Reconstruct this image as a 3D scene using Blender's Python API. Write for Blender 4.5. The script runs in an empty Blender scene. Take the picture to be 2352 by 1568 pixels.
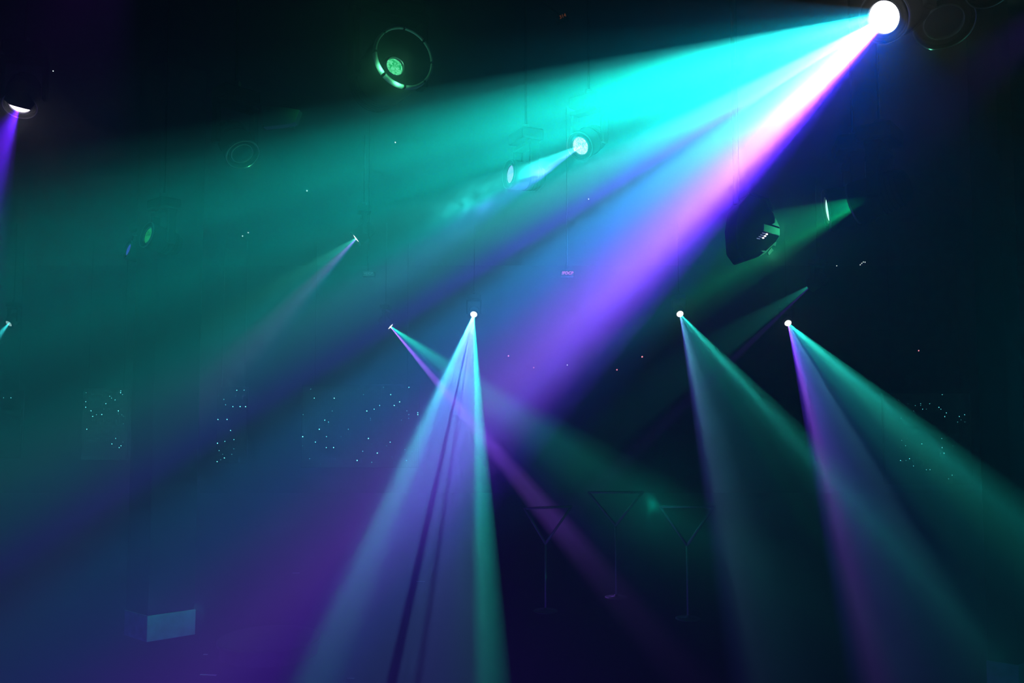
import bpy, bmesh, math, random
from mathutils import Vector, Matrix
random.seed(4)
D2R = math.pi/180
F, CX, CY = 2000.0, 1176.0, 784.0
PITCH = math.atan(133/2000)
CAM = Vector((0, 0, 3.5))
RIGHT = Vector((1, 0, 0)); FWD = Vector((0, math.cos(PITCH), math.sin(PITCH))); UP = Vector((0, -math.sin(PITCH), math.cos(PITCH)))
col = bpy.context.scene.collection
sc = bpy.context.scene

def at(px, py, d):
    """world point seen at photo pixel (px, py), d metres deep along the view axis"""
    return CAM + d*(FWD + RIGHT*((px-CX)/F) + UP*((CY-py)/F))
def s2l(c):
    return tuple((v/255/12.92 if v/255 <= .04045 else ((v/255+.055)/1.055)**2.4) for v in c)

# ---------------------------------------------------------------- camera, view
cam = bpy.data.cameras.new('camera'); co = bpy.data.objects.new('camera', cam); col.objects.link(co)
cam.sensor_width = 36; cam.lens = 36*F/2352; cam.clip_end = 200
co.location = CAM; co.rotation_euler = (math.pi/2+PITCH, 0, 0)
sc.camera = co
sc.view_settings.view_transform = 'Standard'; sc.view_settings.look = 'None'
sc.view_settings.exposure = 0; sc.view_settings.gamma = 1
sc.cycles.volume_bounces = 0; sc.cycles.max_bounces = 3; sc.cycles.diffuse_bounces = 1
sc.cycles.glossy_bounces = 2; sc.cycles.use_denoising = True
sc.cycles.sample_clamp_indirect = 2

# haze: thin even scattering medium filling the hall
w = bpy.data.worlds.new('world'); sc.world = w; w.use_nodes = True
nt = w.node_tree; nt.nodes.clear()
wo = nt.nodes.new('ShaderNodeOutputWorld'); bg = nt.nodes.new('ShaderNodeBackground')
bg.inputs[0].default_value = (0, 0, 0, 1); bg.inputs[1].default_value = 0
vs = nt.nodes.new('ShaderNodeVolumeScatter'); vs.inputs['Density'].default_value = .04; vs.inputs['Anisotropy'].default_value = .75; vs.inputs['Color'].default_value = (1, 1, 1, 1)
nt.links.new(bg.outputs[0], wo.inputs['Surface']); nt.links.new(vs.outputs[0], wo.inputs['Volume'])

# ---------------------------------------------------------------- materials
def mat(name, base, rough=.6, metal=0, noise=0, scale=8, spec=.5):
    m = bpy.data.materials.new(name); m.use_nodes = True; n = m.node_tree; b = n.nodes['Principled BSDF']
    b.inputs['Roughness'].default_value = rough; b.inputs['Metallic'].default_value = metal; b.inputs['Specular IOR Level'].default_value = spec
    t = n.nodes.new('ShaderNodeTexNoise'); t.inputs['Scale'].default_value = scale; t.inputs['Detail'].default_value = 5
    tc = n.nodes.new('ShaderNodeTexCoord'); n.links.new(tc.outputs['Object'], t.inputs['Vector'])
    r = n.nodes.new('ShaderNodeValToRGB'); n.links.new(t.outputs['Fac'], r.inputs[0])
    r.color_ramp.elements[0].position = .3; r.color_ramp.elements[1].position = .7
    r.color_ramp.elements[0].color = tuple(c*(1-noise) for c in base)+(1,)
    r.color_ramp.elements[1].color = tuple(min(1, c*(1+noise)) for c in base)+(1,)
    n.links.new(r.outputs[0], b.inputs['Base Color'])
    if spec < .1:                      # dead matt paint: plain diffuse
        d = n.nodes.new('ShaderNodeBsdfDiffuse'); n.links.new(r.outputs[0], d.inputs[0]); n.nodes.remove(b)
        n.links.new(d.outputs[0], n.nodes['Material Output'].inputs[0])
    return m
def emat(name, c1, c2, s, scale=60, lo=.3, hi=.7):
    """glowing facetted glass / LED: emission between two colours in small cells"""
    m = bpy.data.materials.new(name); m.use_nodes = True; n = m.node_tree; n.nodes.clear()
    o = n.nodes.new('ShaderNodeOutputMaterial'); e = n.nodes.new('ShaderNodeEmission')
    v = n.nodes.new('ShaderNodeTexVoronoi'); v.inputs['Scale'].default_value = scale
    tc = n.nodes.new('ShaderNodeTexCoord'); n.links.new(tc.outputs['Object'], v.inputs['Vector'])
    sp = n.nodes.new('ShaderNodeSeparateColor'); n.links.new(v.outputs['Color'], sp.inputs[0])
    no = n.nodes.new('ShaderNodeTexNoise'); no.inputs['Scale'].default_value = 9; n.links.new(tc.outputs['Object'], no.inputs['Vector'])
    mx = n.nodes.new('ShaderNodeMath'); mx.operation = 'MULTIPLY_ADD'; n.links.new(sp.outputs[0], mx.inputs[0]); mx.inputs[1].default_value = .6
    n.links.new(no.outputs['Fac'], mx.inputs[2])
    r = n.nodes.new('ShaderNodeValToRGB'); n.links.new(mx.outputs[0], r.inputs[0])
    r.color_ramp.elements[0].position = lo+.2; r.color_ramp.elements[1].position = hi+.3
    r.color_ramp.elements[0].color = tuple(c1)+(1,); r.color_ramp.elements[1].color = tuple(c2)+(1,)
    n.links.new(r.outputs[0], e.inputs[0]); e.inputs[1].default_value = s
    n.links.new(e.outputs[0], o.inputs[0])
    m.cycles.emission_sampling = 'NONE'
    return m
M = {}
M['wall'] = mat('matt_black_paint', (.003, .003, .0035), .9, 0, .4, 2, .05)
M['ceil'] = mat('black_ceiling_paint', (.003, .003, .0035), .95, 0, .4, 2, .05)
M['floor'] = mat('dark_stage_floor', (.006, .005, .008), .6, 0, .5, 3, .04)
M['body'] = mat('black_plastic', (.00015, .00015, .00017), .6, 0, .3, 20, .06)
M['rim'] = mat('brushed_dark_metal', (.14, .14, .15), .4, .4, .2, 40)
M['bright_rim'] = mat('polished_rim_band', (.3, .3, .3), .5, .0, .1, 30)
M['steel'] = mat('dark_steel', (.06, .06, .065), .5, .5, .3, 30)
M['pillar'] = mat('dark_pillar_paint', (.008, .008, .01), .8, 0, .3, 4, .05)
M['band'] = mat('pale_scuffed_panel', (.10, .15, .24), .6, 0, .35, 7)
M['tube'] = mat('grey_painted_tube', (.2, .21, .22), .5, 0, .2, 20)
M['disc'] = mat('light_pool_purple', (.035, .01, .03), .8, 0, .3, 5)
M['highlight'] = mat('pale_highlight', (.5, .5, .5), .3, 0, .1, 20)
M['case'] = mat('lamp_side_casing', (.12, .13, .13), .6, 0, .15, 10, .06)

# ---------------------------------------------------------------- mesh helpers
def link(name, bm, m, parent=None, smooth=False, loc=None, mw=None):
    me = bpy.data.meshes.new(name); bm.to_mesh(me); bm.free()
    if smooth:
        for p in me.polygons: p.use_smooth = True
    if m: me.materials.append(m)
    o = bpy.data.objects.new(name, me); col.objects.link(o)
    if parent: o.parent = parent
    if loc is not None: o.location = loc
    if mw is not None: o.matrix_local = mw
    return o
def tag(o, label=None, cat=None, group=None, kind=None):
    if label: o['label'] = label
    if cat: o['category'] = cat
    if group: o['group'] = group
    if kind: o['kind'] = kind
    return o
def thing(name, loc, label, cat, group=None, rz=0):
    o = bpy.data.objects.new(name, None); o.empty_display_size = .1; col.objects.link(o)
    o.location = loc; o.rotation_euler = (0, 0, rz)
    return tag(o, label, cat, group)
def box(bm, x0, x1, y0, y1, z0, z1, bev=0, mw=None):
    r = bmesh.ops.create_cube(bm, size=1)
    vs_ = r['verts']
    for v in vs_:
        v.co = Vector(((x0+x1)/2+v.co.x*(x1-x0), (y0+y1)/2+v.co.y*(y1-y0), (z0+z1)/2+v.co.z*(z1-z0)))
    if bev:
        ed = list({e for v in vs_ for e in v.link_edges})
        rr = bmesh.ops.bevel(bm, geom=ed, offset=bev, segments=2, affect='EDGES', profile=.5)
        vs_ = list({v for f in rr['faces'] for v in f.verts} | {v for v in vs_ if v.is_valid})
    if mw is not None:
        for v in vs_: v.co = mw @ v.co
    return vs_
def tube(bm, a, b, r, seg=10, r2=None):
    a = Vector(a); b = Vector(b); d = b-a
    q = d.to_track_quat('Z', 'Y').to_matrix().to_4x4()
    bmesh.ops.create_cone(bm, cap_ends=True, segments=seg, radius1=r, radius2=r if r2 is None else r2, depth=d.length,
                          matrix=Matrix.Translation((a+b)/2) @ q)
def lathe(bm, prof, seg=48, a0=0, a1=2*math.pi):
    """profile [(radius, z)] spun about Z"""
    full = abs(a1-a0-2*math.pi) < 1e-6
    n = seg if full else seg+1
    rings = []
    for i in range(n):
        a = a0+(a1-a0)*i/seg
        rings.append([bm.verts.new((r*math.cos(a), r*math.sin(a), z)) for r, z in prof])
    for i in range(seg):
        A = rings[i]; B = rings[(i+1) % n]
        for k in range(len(prof)-1):
            try: bm.faces.new((A[k], B[k], B[k+1], A[k+1]))
            except ValueError: pass
    bmesh.ops.remove_doubles(bm, verts=bm.verts, dist=1e-5)

# ---------------------------------------------------------------- beams of light in the haze
def img_perp(C, P, deg, d=None):
    """unit vector square to the sight line C that runs in direction deg of the picture at point P"""
    dd = (RIGHT*math.cos(deg*D2R) - UP*math.sin(deg*D2R))
    # direction of image motion at P: points at P and P+dd*eps project along deg (dd is parallel to the picture plane)
    v = dd - C*dd.dot(C)
    return v.normalized()
def axis_for(P, phi, th):
    C = (P-CAM).normalized()
    W = img_perp(C, P, phi)
    return (-C*math.cos(th*D2R) + W*math.sin(th*D2R)).normalized()
SIGN = 1.0
def beam(P, phi, th, sig, stops, energy, back=.3, cone=None, name='beam_lamp', mx=2.0, radius=0.0):
    """spot with a striped two-colour gobo; stops = [(picture angle in degrees, (r,g,b))]"""
    ax = axis_for(P, phi, th)
    A = P - ax*back
    C = (A-CAM).normalized(); W = img_perp(C, A, phi); S = C.cross(W).normalized()
    # sign of S so that growing picture angle is growing azimuth
    t = img_perp(C, A, phi+5)
    if t.dot(S) < 0: S = -S
    def az(deg):
        v = img_perp(C, A, deg); return math.atan2(v.dot(S), v.dot(W))
    st = sorted([(az(a), c) for a, c in stops])
    a0, a1 = st[0][0], st[-1][0]
    L = bpy.data.lights.new(name, 'SPOT'); L.energy = energy; L.shadow_soft_size = radius
    L.use_shadow = False
    half = cone if cone else 75
    L.spot_size = min(178, 2*half)*D2R; L.spot_blend = .15
    o = bpy.data.objects.new(name, L); col.objects.link(o)
    q = ax.to_track_quat('-Z', 'Y'); o.rotation_euler = q.to_euler(); o.location = A
    L.use_nodes = True; n = L.node_tree; n.nodes.clear()
    out = n.nodes.new('ShaderNodeOutputLight'); em = n.nodes.new('ShaderNodeEmission')
    g = n.nodes.new('ShaderNodeNewGeometry')
    def dot(vec):
        d = n.nodes.new('ShaderNodeVectorMath'); d.operation = 'DOT_PRODUCT'
        n.links.new(g.outputs['Incoming'], d.inputs[0]); d.inputs[1].default_value = tuple(vec*SIGN); return d.outputs['Value']
    def math_(op, a, b=None, c=None):
        m = n.nodes.new('ShaderNodeMath'); m.operation = op
        for i, v in enumerate((a, b, c)):
            if v is None: continue
            if isinstance(v, (int, float)): m.inputs[i].default_value = v
            else: n.links.new(v, m.inputs[i])
        return m.outputs[0]
    azn = math_('ARCTAN2', dot(S), dot(W))
    t01 = math_('MULTIPLY_ADD', azn, 1/(a1-a0), -a0/(a1-a0))
    r = n.nodes.new('ShaderNodeValToRGB'); n.links.new(t01, r.inputs[0]); cr = r.color_ramp; cr.interpolation = 'LINEAR'
    while len(cr.elements) > 1: cr.elements.remove(cr.elements[-1])
    for i, (a, c) in enumerate(st):
        p = (a-a0)/(a1-a0)
        e = cr.elements[0] if i == 0 else cr.elements.new(p)
        e.position = p; e.color = tuple(min(1, v/mx) for v in c)+(1,)
    pol = math_('ARCCOSINE', dot(-C))
    u = math_('MULTIPLY', math_('SUBTRACT', pol, th*D2R), 1/(sig*D2R))
    gs = math_('EXPONENT', math_('MULTIPLY', math_('MULTIPLY', u, u), -1.0))
    n.links.new(r.outputs[0], em.inputs[0]); n.links.new(math_('MULTIPLY', gs, mx), em.inputs[1])
    n.links.new(em.outputs[0], out.inputs[0])
    return o
def point(P, colr, energy, radius=.02, name='added_accent'):  # added accent close to a part; no such fixture stands there
    L = bpy.data.lights.new(name, 'POINT'); L.energy = energy; L.color = colr; L.shadow_soft_size = radius
    o = bpy.data.objects.new(name, L); col.objects.link(o); o.location = P
    return o

# ---------------------------------------------------------------- moving head lamps
def head_frame(P, ax):
    q = ax.to_track_quat('Z', 'Y').to_matrix().to_4x4()
    return Matrix.Translation(P) @ q
def moving_head(px, py, d, phi, th, lens_m, label, R=.1, shroud=.02, group=None, slots=False, recess=0, rimmat=None, k=None, rimR=1.6):
    P = at(px, py, d); ax = axis_for(P, phi, th)
    ctr = P - ax*(R*1.9)                      # tilt axis through the middle of the head
    k = k or R/.1
    top = ctr + Vector((0, 0, .36*k))
    root = thing('moving_head_light', top, label, 'stage light', group)
    inv = Matrix.Translation(-top)
    H = inv @ head_frame(P, ax)
    # head shell: round body, open front with stepped rims
    bm = bmesh.new()
    o_ = R*rimR
    lathe(bm, [(0, -.40*k), (.07*k, -.40*k), (.11*k, -.385*k), (.135*k, -.33*k), (.15*k, -.22*k), (o_*.97, -.10*k), (o_, -.05*k),
               (o_, shroud), (o_*.955, shroud), (o_*.95, -.012*k), (R*1.42, -.016*k), (R*1.38, -.004*k), (R*1.34, -.02*k),
               (R*1.06, -.02*k), (R*1.06, -.004*k), (R*.99, -.004*k), (R*.99, -.03*k-recess)])
    head = link('head', bm, M['body'], root, True, mw=H)
    # cooling fins
    bm = bmesh.new()
    for i in range(5):
        z = -.33*k+i*.035*k
        r0 = .132*k+.004*k*i
        lathe(bm, [(r0, z), (r0+.012*k, z+.003*k), (r0+.012*k, z+.009*k), (r0, z+.012*k)], 40)
    link('cooling_fins', bm, M['body'], head, False)
    # lens, slightly domed
    bm = bmesh.new()
    n_ = 9
    lathe(bm, [(R*.985*math.sin(i/n_*math.pi/2), -.014*k - recess + .022*k*math.cos(i/n_*math.pi/2)) for i in range(n_+1)], 48)
    link('lens', bm, lens_m, root, True, mw=H)
    bm = bmesh.new()
    lathe(bm, [(R*.985, -.016*k), (R*1.0, .008*k), (R*1.05, .008*k), (R*1.06, -.014*k)], 48)
    link('lens_ring', bm, rimmat or M['rim'], root, True, mw=H)
    # bezel ring
    bm = bmesh.new()
    if slots:
        na = 8
        for i in range(na):
            lathe(bm, [(o_*.93, shroud), (o_*.95, shroud+.012*k), (o_*1.02, shroud+.008*k), (o_*1.03, shroud-.02*k)], 10,
                  2*math.pi*(i+.05)/na, 2*math.pi*(i+.95)/na)
    else:
        lathe(bm, [(o_*.955, shroud), (o_*.96, shroud+.005*k), (o_*1.005, shroud+.005*k), (o_*1.01, shroud-.01*k)], 48)
    link('bezel', bm, M['bright_rim'] if slots else M['rim'], root, True, mw=H)
    # yoke: two arms from the base box, square to the head axis
    side = ax.cross(Vector((0, 0, 1)))
    side = side.normalized() if side.length > .1 else Vector((1, 0, 0))
    fw = Vector((0, 0, 1)).cross(side).normalized()
    B = Matrix((side.to_4d(), fw.to_4d(), Vector((0, 0, 1, 0)), Vector((0, 0, 0, 1)))).transposed()
    B[3][0] = B[3][1] = B[3][2] = 0; B[3][3] = 1
    for c in range(3): B[c][3] = 0
    for s in (-1, 1):
        bm = bmesh.new()
        x = s*.20*k
        box(bm, x-.022*k, x+.022*k, -.05*k, .05*k, -.42*k, -.02*k, .012*k, B)
        link('yoke_arm', bm, M['body'], root)
    bm = bmesh.new(); box(bm, -.222*k, .222*k, -.06*k, .06*k, -.05*k, .0, .012*k, B)
    link('yoke_bridge', bm, M['body'], root)
    bm = bmesh.new(); box(bm, -.19*k, .19*k, -.13*k, .13*k, .015*k, .14*k, .02*k, B); tube(bm, (0, 0, -.01*k), (0, 0, .03*k), .06*k, 20)
    link('base', bm, M['body'], root)
    hang = (CEIL - top.z)
    bm = bmesh.new(); tube(bm, (0, 0, .13*k), (0, 0, hang), .012, 10)
    link('hanging_pole', bm, M['body'], root)
    bm = bmesh.new(); tube(bm, (-.035, 0, .15*k+.03), (.035, 0, .15*k+.03), .045, 14)
    link('clamp', bm, M['steel'], root)
    return root, P, ax
CEIL = 8.6
def rim_light(P, ax, r, z, deg, colr, e, off=.07):
    # tiny added accent with no fixture, just in front of one side of the rim
    C = (P-CAM).normalized(); v = img_perp(C, P, deg); v = (v-ax*v.dot(ax)).normalized()
    return point(P+ax*(z+off*.8)+v*(r+off*.2), colr, e, .01)

# ================================================================ setting
def struct(name, x0, x1, y0, y1, z0, z1, m):
    bm = bmesh.new(); box(bm, x0, x1, y0, y1, z0, z1)
    o = link(name, bm, m); o['kind'] = 'structure'; return o
struct('floor', -21, 21, -6, 33, -.2, 0, M['floor'])
struct('ceiling', -21, 21, -6, 33, CEIL, CEIL+.2, M['ceil'])
struct('wall_back', -21, 21, 33, 33.2, 0, CEIL, M['wall'])
struct('wall_front', -21, 21, -6.2, -6, 0, CEIL, M['wall'])
struct('wall_left', -21.2, -21, -6, 33, 0, CEIL, M['wall'])
struct('wall_right', 21, 21.2, -6, 33, 0, CEIL, M['wall'])

# ================================================================ lamps
white = (1, 1, 1)
Lm = {
 'white': emat('white_hot_lens', (.55, .25, 1), (1, 1, 1), 6, 90, .0, .1),
 'cyan': emat('cyan_lit_lens', (.05, .75, .75), (.8, 1, 1), 1.3, 110),
 'green': emat('green_lit_lens', (.0, .5, .12), (.15, 1, .45), 1.1, 70),
 'violet': emat('violet_white_lens', (.7, .4, 1), (1, .9, 1), 9, 60, 0, .1),
 'speck': emat('speckled_violet_lens', (.03, .35, .85), (.55, .35, 1), .9, 190),
 'pale': emat('pale_lit_lens', (.7, .95, 1), (1, 1, 1), 3, 60, 0, .1),
 'crescent': emat('lens_edge_glint', (.1, .9, .4), (.5, 1, .8), 2.0, 60, .1, .4),  # emission stands in for the green beam catching this lens edge
 'dimgreen': emat('dim_green_lens', (.0, .08, .02), (.02, .5, .08), .8, 90),
 'dimviolet': emat('dim_violet_lens', (.02, .02, .35), (.06, .06, .8), .9, 90),
 'off': emat('unlit_glass_lens', (.0, .0005, .002), (.0, .001, .003), 1, 60),
}
A = lambda a: 180-a
# the big key lamp, top right
big_stops = [(A(-6), (0, 0, 0)), (A(3), (0, .004, .008)), (A(9), (0, .02, .03)), (A(11), (.005, .16, .16)), (A(14), (.008, .75, .66)), (A(16.5), (.012, 1.1, .98)), (A(18.5), (.012, .9, .85)),
 (A(20.5), (.01, 1.0, .92)), (A(22.5), (.01, .6, .58)), (A(24), (.01, .5, .48)), (A(25.5), (.01, .62, .62)), (A(27.5), (.05, .65, .72)), (A(30), (.06, .4, .7)), (A(31.8), (.09, .2, .95)), (A(33), (.05, .25, .5)),
 (A(35), (.06, .4, 1.0)), (A(38), (.1, .32, 1.2)), (A(41), (.26, .23, 1.5)), (A(44), (.45, .21, 2.0)), (A(46), (.36, .13, 1.9)), (A(47.8), (.17, .04, 1.0)),
 (A(49.5), (.04, .01, .45)), (A(51.5), (.004, .003, .09)), (A(55), (.001, .002, .025)), (A(65), (0, .0015, .014)), (A(80), (0, .001, .007)), (A(100), (0, .0005, .003)), (A(135), (0, 0, 0))]
_, P, ax = moving_head(2030, 40, 5.3, A(28), 28, Lm['white'], 'large blazing white stage lamp in the top right, source of the widest beam', rimR=1.6, shroud=.0)
rim_light(P, ax, .15, 0, 350, (.2, .25, 1), .1, .08)
beam(P, A(28), 15, 13.5, big_stops, 8500)

# back row lamps
_, P, ax = moving_head(1088, 722, 25, 100, 25, Lm['pale'], 'small round lamp at the centre, its blue beam falling straight down')
beam(P, 98, 8, 4, [(84, (0, 0, 0)), (86.5, (.02, .8, .65)), (88.5, (.06, 1.1, 1)), (90.5, (.1, .35, .7)), (95, (.14, .3, 1.0)), (97.5, (.16, .3, 1.1)), (98.6, (.09, .14, .65)), (99.6, (.14, .32, 1.)),
 (101.4, (.14, .32, 1.0)), (102.1, (.04, .06, .4)), (103, (.04, .06, .4)), (103.7, (.13, .32, 1.0)), (109, (.13, .36, 1.1)), (112, (.15, .75, 1.3)), (114.5, (.1, .8, 1.1)), (117, (.01, .12, .2)), (119, (0, 0, 0))], 7000)
_, P, ax = moving_head(1562, 721, 25, 65, 25, Lm['pale'], 'small round lamp right of centre, throwing a teal beam down to the right')
beam(P, 62, 8, 4, [(42, (0, 0, 0)), (45, (.01, .35, .28)), (47.5, (.02, .8, .65)), (51, (.01, .3, .27)), (56, (.006, .12, .13)), (58, (.006, .19, .18)), (61, (.006, .1, .13)), (68, (.015, .12, .18)), (74, (.05, .25, .4)), (78, (.1, .3, .6)), (80.5, (.05, .06, .4)), (83, (0, 0, 0))], 2900)
_, P, ax = moving_head(1810, 742, 25, 60, 28, Lm['pale'], 'small round lamp furthest right, with a green and a violet edge to its beam')
beam(P, 57, 8, 4, [(35, (0, 0, 0)), (38, (.01, .45, .35)), (40.5, (.02, .9, .75)), (44, (.02, .6, .5)), (49, (.01, .25, .3)), (53, (.01, .18, .25)), (57, (.01, .06, .2)), (60, (.04, .18, .4)), (66, (.05, .12, .5)), (72, (.12, .12, .8)), (76, (.3, .1, 1.1)), (79, (.05, .01, .4)), (81, (0, 0, 0))], 3900)
_, P, ax = moving_head(897, 750, 25, 42, 75, Lm['pale'], 'small lamp seen edge on left of centre, crossing green and violet beams rightwards', group=None)
beam(P, 42, 75, 35, [(28, (0, 0, 0)), (31, (.005, .25, .16)), (34, (.01, .55, .4)), (38, (.01, .4, .32)), (43, (.01, .12, .2)), (46.5, (.03, .03, .3)), (49, (.4, .15, 1.3)), (51, (.35, .12, 1.1)), (53, (0, 0, .05)), (55, (0, 0, 0))], 10500, back=.06)
_, P, ax = moving_head(20, 743, 25, 140, 60, Lm['cyan'], 'small lamp at the left edge with a short cyan beam')
beam(P, 132, 60, 25, [(118, (0, 0, 0)), (124, (.02, .3, .35)), (131, (.03, .7, .7)), (138, (.02, .3, .35)), (144, (0, 0, 0))], 4000, back=.1)
# middle row
_, P, ax = moving_head(1333, 335, 9.5, 150, 35, Lm['cyan'], 'round pale cyan lamp glowing inside the widest beam', slots=False)
rim_light(P, ax, .1, .02, 170, (.5, 1, .95), .15, .05)
beam(P, 155, 50, 28, [(140, (0, 0, 0)), (144, (.04, .1, .5)), (148, (.05, .2, .6)), (152, (.02, .5, .5)), (158, (.02, .5, .45)), (163, (0, 0, 0))], 2200, back=.06)
moving_head(1172, 400, 9.5, 188, 66, Lm['speck'], 'narrow violet speckled lamp left of the round cyan lamp')
_, P, ax = moving_head(818, 547, 16.7, 143, 80, Lm['pale'], 'thin white sliver of a lamp seen edge on inside the teal haze')
beam(P, 143, 80, 35, [(124, (0, 0, 0)), (128, (.02, .06, .3)), (133, (.2, .15, .7)), (137, (.15, .15, .5)), (141, (.02, .3, .3)), (149, (.02, .3, .2)), (155, (0, 0, 0))], 3000, back=.06)
rt, P, ax = moving_head(907, 153, 9.5, 315, 32, Lm['green'], 'green lamp with a slotted bright rim, high left of centre', slots=True, rimR=3.3, shroud=.26, k=2.0)
for dg, e in ((112, 1.8), (148, 1.8)): rim_light(P, ax, .33, .26, dg, (.12, 1, .42), e, .07)
rim_light(P, ax, .1, .0, 330, (.2, 1, .5), .35, .05)
moving_head(340, 540, 10.4, 200, 68, Lm['dimgreen'], 'dim green lamp on the left side, seen nearly edge on')
moving_head(295, 573, 14, 200, 74, Lm['dimviolet'], 'tiny dim violet lamp below the dim green one')
_, P, ax = moving_head(46, 241, 9.2, 105, 42, Lm['violet'], 'bright violet lamp at the upper left edge, lens half covered by a flap', R=.105)
violet_lamp = _
beam(P, 108, 72, 26, [(94, (0, 0, 0)), (99, (.015, 0, .12)), (103, (.06, .01, .6)), (107, (.1, .01, .9)), (113, (.1, .01, .75)), (122, (.05, .005, .5)), (135, (.01, 0, .1)), (150, (0, 0, 0))], 5200, back=-.01)
# lamps turned away on the right
_, P, ax = moving_head(1862, 655, 20, 150, 112, Lm['off'], 'dark lamp turned away at the right, casting a thin teal and violet ray leftwards')
beam(P, 146, 112, 30, [(134.5, (0, 0, 0)), (136, (.06, .01, .3)), (137.5, (.06, .01, .3)), (139, (.002, .02, .05)), (141, (.01, .25, .2)), (146, (.01, .3, .22)), (152, (.01, .2, .15)), (156, (0, 0, 0))], 8000, back=.1)
_, P, ax = moving_head(1966, 466, 8.0, 160, 102, Lm['off'], 'dark lamp at the right end of the short green beam', R=.12)
_, P2, ax2 = moving_head(1901, 483, 10.2, 170, 82, Lm['crescent'], 'thin bright green crescent of a lamp seen edge on behind the green beam', R=.155)
beam(P, 157, 100, 30, [(143, (0, 0, 0)), (147, (.0, .2, .06)), (151, (.0, .6, .2)), (155, (.0, .4, .18)), (162, (0, .35, .15)), (168, (.0, .2, .08)), (172, (0, 0, 0))], 5500, back=.2)

# off-frame beams, and added fills standing in for the haze's ambient glow
def haze_fill(px, py, d, colr, e):
    L = bpy.data.lights.new('added_haze_fill', 'POINT'); L.energy = e; L.color = colr; L.shadow_soft_size = 0; L.use_shadow = False
    o = bpy.data.objects.new('added_haze_fill', L); col.objects.link(o); o.location = at(px, py, d)
haze_fill(300, 2600, 10, (.15, .05, 1), 650)
beam(at(300, -330, 8), 108, 60, 30, [(90, (0, 0, 0)), (98, (.03, 0, .1)), (112, (.04, 0, .12)), (126, (.02, 0, .06)), (135, (0, 0, 0))], 900)
beam(at(2560, -90, 8), 142, 60, 30, [(132, (0, 0, 0)), (138, (.03, 0, .15)), (143, (.03, 0, .15)), (150, (0, 0, .0))], 800)
haze_fill(2900, 900, 8, (.0, .45, .6), 45)
haze_fill(-500, 700, 6, (.0, .3, .5), 12)

# ================================================================ other dark fixtures near the camera
moving_head(2168, 50, 6.2, 70, 34, Lm['off'], 'unlit lamp beside the big white lamp, thin green glint along its lower rim', R=.13, rimR=1.6)
rim_light(at(2168, 50, 6.2), axis_for(at(2168, 50, 6.2), 70, 34), .208, 0, 108, (.15, 1, .5), .12, .04); rim_light(at(2168, 50, 6.2), axis_for(at(2168, 50, 6.2), 70, 34), .208, 0, 50, (.05, 1, .4), .05, .12)
moving_head(2275, -40, 5.4, 50, 40, Lm['off'], 'unlit lamp cut by the top edge at the right corner, green glint on its rim')
rim_light(at(2275, -40, 5.4), axis_for(at(2275, -40, 5.4), 50, 40), .16, 0, 45, (.15, 1, .5), .02)
rt, P, ax = moving_head(556, 352, 8.2, 60, 42, Lm['off'], 'unlit lamp on the upper left with green glints on rim and casing')
rim_light(P, ax, .16, 0, 60, (.1, 1, .35), .25, .05)
def prism(bm, pts, d, depth, bev=0):
    f = [bm.verts.new(at(x, y, d)) for x, y in pts]; b = [bm.verts.new(at(x, y, d)+FWD*depth) for x, y in pts]
    bm.faces.new(f); bm.faces.new(b[::-1]); n = len(pts)
    for i in range(n): bm.faces.new((f[(i+1) % n], f[i], b[i], b[(i+1) % n]))
    bmesh.ops.recalc_face_normals(bm, faces=bm.faces)
    if bev: bmesh.ops.bevel(bm, geom=list(bm.edges), offset=bev, segments=2, affect='EDGES', profile=.5)
def pr(name, pts, d, depth, m, parent, bev=0):
    bm = bmesh.new(); prism(bm, pts, d, depth, bev)
    o = link(name, bm, m, parent)
    q = parent; off = Vector()
    while q is not None: off += q.location; q = q.parent
    for v in o.data.vertices: v.co -= off
    return o
pr('side_casing', [(600, 243), (655, 246), (688, 252), (677, 280), (668, 284), (604, 292)], 8.1, .12, M['case'], rt, .004)
pr('clip', [(664, 291), (675, 290), (676, 296), (666, 294)], 8.1, .02, M['rim'], rt)
point(at(690, 262, 8.02), (.03, 1, .2), .12)

pr('lens_flap', [(8, 228), (22, 240), (38, 244.5), (55, 249), (69, 252), (80, 240), (66, 212), (20, 205)], 8.95, .02, M['body'], violet_lamp, .002)

# angular lamp with status lights, right of the wide beam
c0 = at(1705, 440, 5.6)
rt = thing('moving_head_light', c0, 'dark angular lamp with a row of white status dots and green lit side', 'stage light')
pr('casing', [(1690, 520), (1698, 470), (1722, 443), (1767, 457), (1776, 486), (1791, 521), (1791, 542), (1781, 556), (1742, 590), (1712, 600), (1694, 575)], 5.6, .30, M['body'], rt, .01)
pr('upper_flap', [(1722, 442), (1767, 456), (1777, 488), (1763, 474), (1759, 461), (1723, 446)], 5.585, .012, M['body'], rt)
pr('corner_piece', [(1781, 500), (1791, 521), (1774, 515), (1780, 511)], 5.57, .02, M['case'], rt)
pr('side_panel', [(1755, 514), (1791, 525), (1791, 541), (1755, 530)], 5.57, .02, M['case'], rt)
pr('lower_bracket', [(1742, 590), (1755, 580), (1771, 565), (1784, 553), (1781, 566), (1776, 563), (1757, 582)], 5.57, .02, M['case'], rt)
pr('latch', [(1764, 580), (1772, 568), (1777, 575), (1766, 586)], 5.56, .02, M['case'], rt)
pr('bolt', [(1750, 576), (1757, 575), (1759, 578), (1753, 579)], 5.56, .02, M['case'], rt)
LEDW = emat('white_status_led', (.8, .85, 1), (1, 1, 1), 1.5, 5, 0, .1); LEDD = emat('dim_status_led', (.1, .13, .3), (.15, .17, .35), 1, 5, 0, .1)
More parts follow.
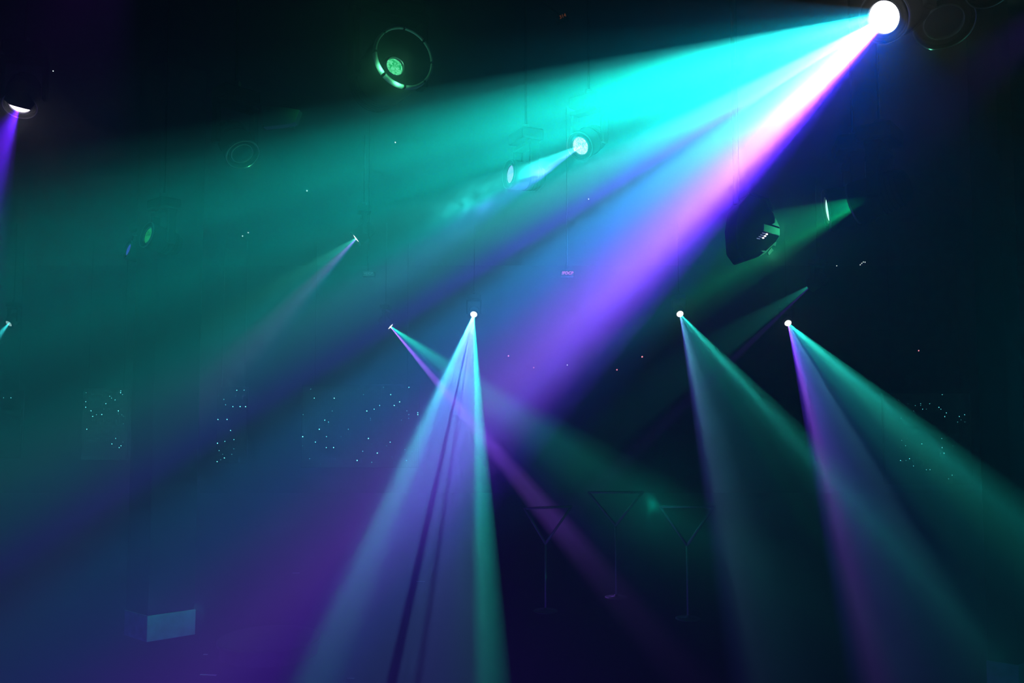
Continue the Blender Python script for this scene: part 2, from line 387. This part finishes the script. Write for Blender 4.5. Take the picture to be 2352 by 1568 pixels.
for i, (x, y) in enumerate([(1762, 537.5), (1758, 541.8), (1753.6, 546)]):
    pr('status_dot', [(x-2.4, y-1.2), (x-1, y-1.9), (x+1, y-1.5), (x+2.4, y), (x+1.5, y+1.7), (x-1, y+1.5), (x-2.4, y+.6)], 5.585, .01, LEDW, rt)
for i, (x, y) in enumerate([(1755, 535.5), (1751, 539.8), (1747, 543.8), (1742.5, 547.8)]):
    pr('status_bar', [(x-3.6, y-1.6), (x+3.4, y), (x+3.6, y+1.3), (x-3.2, y)], 5.585, .01, LEDD, rt)
bm = bmesh.new(); tube(bm, (0, .15, -.05), (0, .15, CEIL-c0.z), .02); link('hanging_pole', bm, M['body'], rt)
point(at(1798, 526, 5.5), (.05, 1, .4), .9); point(at(1775, 590, 5.48), (.1, 1, .45), .9)

# ---------------------------------------------------------------- control boxes with lit characters
def control_box(px, py, d, w_, h_, text, c, e, label, rot=0, skew=.2, dot=True):
    p = at(px, py, d)
    k = d/F
    root = thing('control_box', p, label, 'control box')
    bm = bmesh.new(); box(bm, -w_*k, w_*k, .02, .02+w_*k*1.2, -h_*k, h_*k, .01); link('casing', bm, M['body'], root)
    bm = bmesh.new(); box(bm, -w_*k*.8, w_*k*.8, .008, .03, -h_*k*.75, h_*k*.75, .003)
    scr = link('display', bm, M['body'], root)
    cu = bpy.data.curves.new('display_text', 'FONT'); cu.body = text; cu.size = h_*k*1.35; cu.extrude = .001; cu.shear = skew
    cu.align_x = 'CENTER'; cu.align_y = 'CENTER'; cu.offset = h_*k*.03
    tmp = bpy.data.objects.new('tmp', cu); col.objects.link(tmp)
    dg = bpy.context.evaluated_depsgraph_get(); me = bpy.data.meshes.new_from_object(tmp.evaluated_get(dg))
    bpy.data.objects.remove(tmp)
    me.materials.clear(); me.materials.append(emat('lit_characters', tuple(v*.8 for v in c), c, e, 30, 0, .1))
    o = bpy.data.objects.new('display_text', me); col.objects.link(o); o.parent = scr
    o.rotation_euler = (math.pi/2, 0, 0); o.location = (0, .004, 0)
    root.rotation_euler = (0, -rot*D2R, 0)
    bm = bmesh.new(); Z = CEIL-p.z
    tube(bm, (0, .05, h_*k), (math.sin(rot*D2R)*Z*-1 if rot else 0, .05, math.cos(rot*D2R)*Z), .008)
    link('hanging_pole', bm, M['body'], root)
    return root
control_box(1303, 627, 15, 15, 7, '!FOCP', (1, .15, .75), 1.1, 'small box whose display shows glowing pink characters')
control_box(845, 628, 15, 14, 6, 'VUCP', (.05, .25, .28), .6, 'small box with faint grey green characters, inside the teal haze')
control_box(1292, 37, 7, 15, 8, '314', (.12, .035, .01), .7, 'small tilted box with faint orange characters near the top edge', rot=25)

# ---------------------------------------------------------------- small indicator lights
RED = emat('red_indicator', (1, .05, .15), (1, .3, .4), 4, 5, 0, .1); WHT = emat('white_indicator', (.5, .8, .9), (.8, 1, 1), 2.5, 5, 0, .1)
def indicator(px, py, m, label, r=2.0, grp=None):
    if py > 609: d = (32.97)/(FWD.y + UP.y*(CY-py)/F)
    else: d = (CEIL-.03-3.5)/(FWD.z + UP.z*(CY-py)/F)
    p = at(px, py, d); k = d/F
    root = thing('indicator_light', p, label, 'indicator light', grp)
    bm = bmesh.new()
    if py > 609: box(bm, -1.2*r*k, 1.2*r*k, 0.0, .03, -1.2*r*k, 1.2*r*k, .004)
    else: box(bm, -1.1*r*k, 1.1*r*k, r*k*.3, .06, -r*k, .03, .002)
    link('housing', bm, M['body'], root)
    bm = bmesh.new(); bmesh.ops.create_uvsphere(bm, u_segments=12, v_segments=8, radius=r*k); link('bulb', bm, m, root, True)
indicator(1168, 817, RED, 'red dot of light left of the other three red dots', 1.7)
indicator(1226, 844, RED, 'red dot of light low in the violet beam', 1.6)
indicator(1417, 849, RED, 'red dot of light just right of the violet beam edge', 1.6)
indicator(1475, 819, RED, 'red dot of light in dark haze, high right of its neighbour', 1.9)
indicator(2110, 805, RED, 'lone faint red dot of light far right', 1.5)
indicator(1303, 838, WHT, 'white dot of light between the red dots', 1.5)
indicator(908, 327, WHT, 'white dot of light above the teal beam middle', 1.5)
indicator(705, 438, WHT, 'tiny white dot of light inside the teal beam', 1.3)
indicator(1352, 457, WHT, 'tiny white dot of light on the violet stripe', 1.5)
indicator(1688, 547, WHT, 'faint white dot left of the angular lamp', 1.3)
indicator(1922, 610, WHT, 'faint white dot left of the cluster of four', 1.4)
for x, y, t in ((1976, 608, 'lowest'), (1979.5, 604.5, 'second lowest and brightest'), (1983, 601.5, 'third from below'), (1987, 602, 'rightmost')):
    indicator(x, y, WHT, t+' white dot of the cluster of four at right', 1.3, 'white dots in a cluster at right')
indicator(557, 542, WHT, 'left one of the pair of white dots in teal haze', 1.3)
indicator(570, 534, WHT, 'right one of the pair of white dots in teal haze', 1.3)
indicator(122, 163, WHT, 'faint white dot above the violet lamp', 1.2)

# drifting smoke in front of the middle lamps
def smoke(px, py, d, deg, L_, T_, label, dens, seed):
    c = at(px, py, d); dx = (RIGHT*math.cos(deg*D2R)-UP*math.sin(deg*D2R)); up = FWD.cross(dx)
    bm = bmesh.new(); bmesh.ops.create_icosphere(bm, subdivisions=3, radius=1)
    o = link('smoke_wisp', bm, None)
    R_ = Matrix((dx, up, FWD)).transposed().to_4x4()
    o.matrix_world = Matrix.Translation(c) @ R_ @ Matrix.Diagonal((L_, T_, T_, 1))
    m = bpy.data.materials.new('drifting_smoke'); m.use_nodes = True; n = m.node_tree; n.nodes.clear()
    out = n.nodes.new('ShaderNodeOutputMaterial'); v = n.nodes.new('ShaderNodeVolumeScatter'); v.inputs['Anisotropy'].default_value = .5
    tc = n.nodes.new('ShaderNodeTexCoord'); mp = n.nodes.new('ShaderNodeMapping'); mp.inputs['Scale'].default_value = (L_*2.6, T_*4, T_*4); mp.inputs['Location'].default_value = (seed, 0, 0)
    n.links.new(tc.outputs['Object'], mp.inputs[0])
    no = n.nodes.new('ShaderNodeTexNoise'); no.inputs['Scale'].default_value = 1.6; no.inputs['Detail'].default_value = 3; no.inputs['Distortion'].default_value = .6; n.links.new(mp.outputs[0], no.inputs[0])
    mr = n.nodes.new('ShaderNodeMapRange'); mr.inputs[1].default_value = .48; mr.inputs[2].default_value = .72; n.links.new(no.outputs[0], mr.inputs[0])
    le = n.nodes.new('ShaderNodeVectorMath'); le.operation = 'LENGTH'; n.links.new(tc.outputs['Object'], le.inputs[0])
    fr = n.nodes.new('ShaderNodeMapRange'); fr.inputs[1].default_value = 1.0; fr.inputs[2].default_value = .3; n.links.new(le.outputs['Value'], fr.inputs[0])
    mu = n.nodes.new('ShaderNodeMath'); mu.operation = 'MULTIPLY'; n.links.new(mr.outputs[0], mu.inputs[0]); n.links.new(fr.outputs[0], mu.inputs[1])
    m2 = n.nodes.new('ShaderNodeMath'); m2.operation = 'MULTIPLY'; n.links.new(mu.outputs[0], m2.inputs[0]); m2.inputs[1].default_value = dens
    n.links.new(m2.outputs[0], v.inputs['Density']); n.links.new(v.outputs[0], out.inputs['Volume'])
    o.data.materials.clear(); o.data.materials.append(m)
    tag(o, label, 'smoke', kind='stuff')
smoke(1235, 392, 9.05, 155, .42, .2, 'pale cyan wisp of smoke lit in front of the round cyan lamp', 2.0, 1)
smoke(1070, 470, 8.35, 150, .5, .22, 'bluish wisp of smoke trailing down left from the lamps', 2.0, 7)

# ---------------------------------------------------------------- LED wall panels
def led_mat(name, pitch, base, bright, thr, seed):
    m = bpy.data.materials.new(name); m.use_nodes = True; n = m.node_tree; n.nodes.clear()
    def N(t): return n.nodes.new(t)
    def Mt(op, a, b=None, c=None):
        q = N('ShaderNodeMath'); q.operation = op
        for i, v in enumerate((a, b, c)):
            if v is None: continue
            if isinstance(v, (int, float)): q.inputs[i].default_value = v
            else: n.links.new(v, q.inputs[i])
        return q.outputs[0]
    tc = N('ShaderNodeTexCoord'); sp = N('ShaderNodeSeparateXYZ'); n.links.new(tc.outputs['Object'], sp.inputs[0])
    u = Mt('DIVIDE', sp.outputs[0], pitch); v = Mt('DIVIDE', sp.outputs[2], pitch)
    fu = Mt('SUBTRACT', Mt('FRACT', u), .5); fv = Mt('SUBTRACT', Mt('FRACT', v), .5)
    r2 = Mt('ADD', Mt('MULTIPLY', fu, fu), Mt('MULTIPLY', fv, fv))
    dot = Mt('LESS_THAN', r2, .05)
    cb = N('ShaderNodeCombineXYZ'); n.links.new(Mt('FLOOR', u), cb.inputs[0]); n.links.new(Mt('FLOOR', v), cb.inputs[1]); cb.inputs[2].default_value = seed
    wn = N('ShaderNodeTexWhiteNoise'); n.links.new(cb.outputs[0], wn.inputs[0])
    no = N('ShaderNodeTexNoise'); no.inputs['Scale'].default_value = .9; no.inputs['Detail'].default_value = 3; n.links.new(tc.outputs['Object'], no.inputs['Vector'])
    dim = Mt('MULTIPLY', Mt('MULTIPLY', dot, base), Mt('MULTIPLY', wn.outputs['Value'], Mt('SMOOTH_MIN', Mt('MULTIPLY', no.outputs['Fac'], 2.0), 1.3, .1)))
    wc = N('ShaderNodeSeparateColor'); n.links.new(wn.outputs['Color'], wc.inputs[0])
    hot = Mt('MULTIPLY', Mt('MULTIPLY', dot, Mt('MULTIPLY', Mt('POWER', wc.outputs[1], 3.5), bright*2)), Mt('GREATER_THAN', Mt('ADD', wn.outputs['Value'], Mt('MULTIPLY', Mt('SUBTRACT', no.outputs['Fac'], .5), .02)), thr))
    e = N('ShaderNodeEmission'); e.inputs[0].default_value = (.12, .8, .85, 1); n.links.new(Mt('ADD', dim, hot), e.inputs[1])  # teal emission stands in for beam light caught on the pixel lenses
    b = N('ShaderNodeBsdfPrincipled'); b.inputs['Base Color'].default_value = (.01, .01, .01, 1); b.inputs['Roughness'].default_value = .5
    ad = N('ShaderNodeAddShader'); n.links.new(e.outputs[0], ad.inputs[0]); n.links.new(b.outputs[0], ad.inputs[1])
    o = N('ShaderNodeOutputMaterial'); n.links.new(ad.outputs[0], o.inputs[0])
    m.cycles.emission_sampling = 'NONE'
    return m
def led_panel(x0, x1, y0, y1, d, label, base, bright, thr, seed):
    a = at(x0, y1, d); b = at(x1, y0, d)
    W_ = b.x-a.x; Hh = b.z-a.z
    root = thing('led_screen', ((a.x+b.x)/2, a.y, a.z), label, 'video screen', 'led screens across the back of the stage')
    bm = bmesh.new(); box(bm, -W_/2, W_/2, .0, .02, 0, Hh); link('screen_face', bm, led_mat('led_beam_glints', 4.2*d/F, base, bright, thr, seed), root)
    bm = bmesh.new(); box(bm, -W_/2-.03, W_/2+.03, .025, .12, -.03, Hh+.03, .01); link('cabinet', bm, M['body'], root)
    for s in (-.4, .4):
        bm = bmesh.new(); tube(bm, (s*W_, .07, Hh), (s*W_, .07, CEIL-a.z), .012); link('hanging_cable', bm, M['body'], root)
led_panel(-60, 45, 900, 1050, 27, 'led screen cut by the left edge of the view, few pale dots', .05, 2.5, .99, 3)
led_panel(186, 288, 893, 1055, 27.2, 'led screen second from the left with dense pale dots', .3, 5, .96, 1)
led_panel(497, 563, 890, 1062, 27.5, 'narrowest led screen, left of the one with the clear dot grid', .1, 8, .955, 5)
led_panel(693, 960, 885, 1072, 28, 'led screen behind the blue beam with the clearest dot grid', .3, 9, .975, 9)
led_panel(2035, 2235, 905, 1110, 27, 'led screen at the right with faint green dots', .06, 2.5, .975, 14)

# ---------------------------------------------------------------- pillars
def pillar(pxl, pxm, pxr, d, band_top, label, group):
    # square pillar seen corner-on
    pm = at(pxm, 1000, d); k = d/F; xm = pm.x; wl = (pxm-pxl)*k; wr = (pxr-pxm)*k
    root = thing('pillar', (xm, pm.y, 0), label, 'pillar', group)
    def ring(z, g=0):
        return [(0, -g, z), (wr+g, wr*.75, z), (wr-wl, (wl+wr)*.8, z), (-wl-g, wl*.75, z)]
    def solid(name, z0, z1, m, g):
        bm = bmesh.new(); a = [bm.verts.new(v) for v in ring(z0, g)]; b = [bm.verts.new(v) for v in ring(z1, g)]
        bm.faces.new(a[::-1]); bm.faces.new(b)
        for i in range(4): bm.faces.new((a[i], a[(i+1) % 4], b[(i+1) % 4], b[i]))
        bmesh.ops.bevel(bm, geom=list(bm.edges), offset=.008, segments=2, affect='EDGES', profile=.5)
        return link(name, bm, m, root)
    solid('shaft', 0.0, CEIL, M['pillar'], 0)
    solid('kick_panel', 0.0, band_top, M['band'], .02)
pillar(276, 351, 434, 12.8, .37, 'dark square pillar at left with a pale scuffed panel at its foot', None)
pillar(2270, 2318, 2380, 9.5, .66, 'dark square pillar at the right edge with a pale teal foot', None)
point(at(448, 1400, 12.55), (.06, .4, .8), 1.4, .05); point(at(350, 1385, 12.3), (.1, .35, 1), .6, .05)
point(at(2300, 1500, 9.1), (.0, .6, .5), .12, .05)

# ---------------------------------------------------------------- triangle frames on poles
def tri_stand(pts, d, label):
    P3 = [at(x, y, d) for x, y in pts]
    foot = Vector((P3[2].x, P3[2].y, 0))
    root = thing('triangle_stand', foot, label, 'triangle frame', 'upside down triangle frames on poles')
    loc = [p-foot for p in P3]
    bm = bmesh.new()
    for i in range(3):
        tube(bm, loc[i], loc[(i+1) % 3], .022, 10)
        bmesh.ops.create_uvsphere(bm, u_segments=10, v_segments=8, radius=.024, matrix=Matrix.Translation(loc[i]))
    link('triangle_frame', bm, M['tube'], root, True)
    bm = bmesh.new(); tube(bm, (0, 0, .02), loc[2], .018, 12); link('pole', bm, M['tube'], root, True)
    bm = bmesh.new(); lathe(bm, [(0, 0), (.2, 0), (.2, .012), (.17, .022), (.03, .03), (.03, .06), (0, .06)], 32); link('base_plate', bm, M['steel'], root, True)
tri_stand([(1205, 1167), (1312, 1163), (1253, 1248)], 14.5, 'leftmost upside down triangle frame, under the crossing beams')
tri_stand([(1352, 1130), (1476, 1130), (1414, 1206)], 15.5, 'middle upside down triangle frame, highest of the three')
tri_stand([(1517, 1163), (1640, 1163), (1578, 1252)], 14, 'rightmost upside down triangle frame, below the teal beam')
point(at(1256, 1325, 14.4), (.0, 1, .4), .02, .02)
point(at(1500, 1160, 13.4), (.0, .8, .6), 5, .05)

# ---------------------------------------------------------------- floor things
p = at(618, 1500, 3.5/( -(FWD.z+UP.z*(CY-1500)/F)))
rt = thing('light_pool_disc', (p.x, p.y, 0), 'low round dark purple podium standing in for a pool of light at lower left', 'disc')
bm = bmesh.new(); lathe(bm, [(0, .0), (.66, 0), (.66, .16), (.70, .17), (.70, .2), (.68, .215), (0, .215)], 64); link('light_pool_drum', bm, M['disc'], rt, False)  # added drum, its purple stands in for a pool of light on the floor
for x, y, l, a, t in ((680, 1316, .14, 5, 'short pale tape strip on the floor behind the podium'), (966, 1335, .16, 0, 'short pale tape strip under the blue beam'),
                      (472, 1503, .06, 0, 'tiny pale tape mark left of the podium'), (478, 1550, .22, -8, 'pale tape strip at the bottom edge left of the podium'),
                      (805, 1558, .1, -5, 'pale tape strip right of the podium')):
    dd = 3.5/(-(FWD.z+UP.z*(CY-y)/F)); p = at(x, y, dd)
    bm = bmesh.new(); box(bm, -l/2, l/2, -.02, .02, .001, .004, .0006)
    o = link('floor_highlight', bm, M['highlight']); o.location = (p.x, p.y, 0); o.rotation_euler = (0, 0, a*D2R); tag(o, t, 'highlight')  # pale strips stand in for small glints of light on the floor
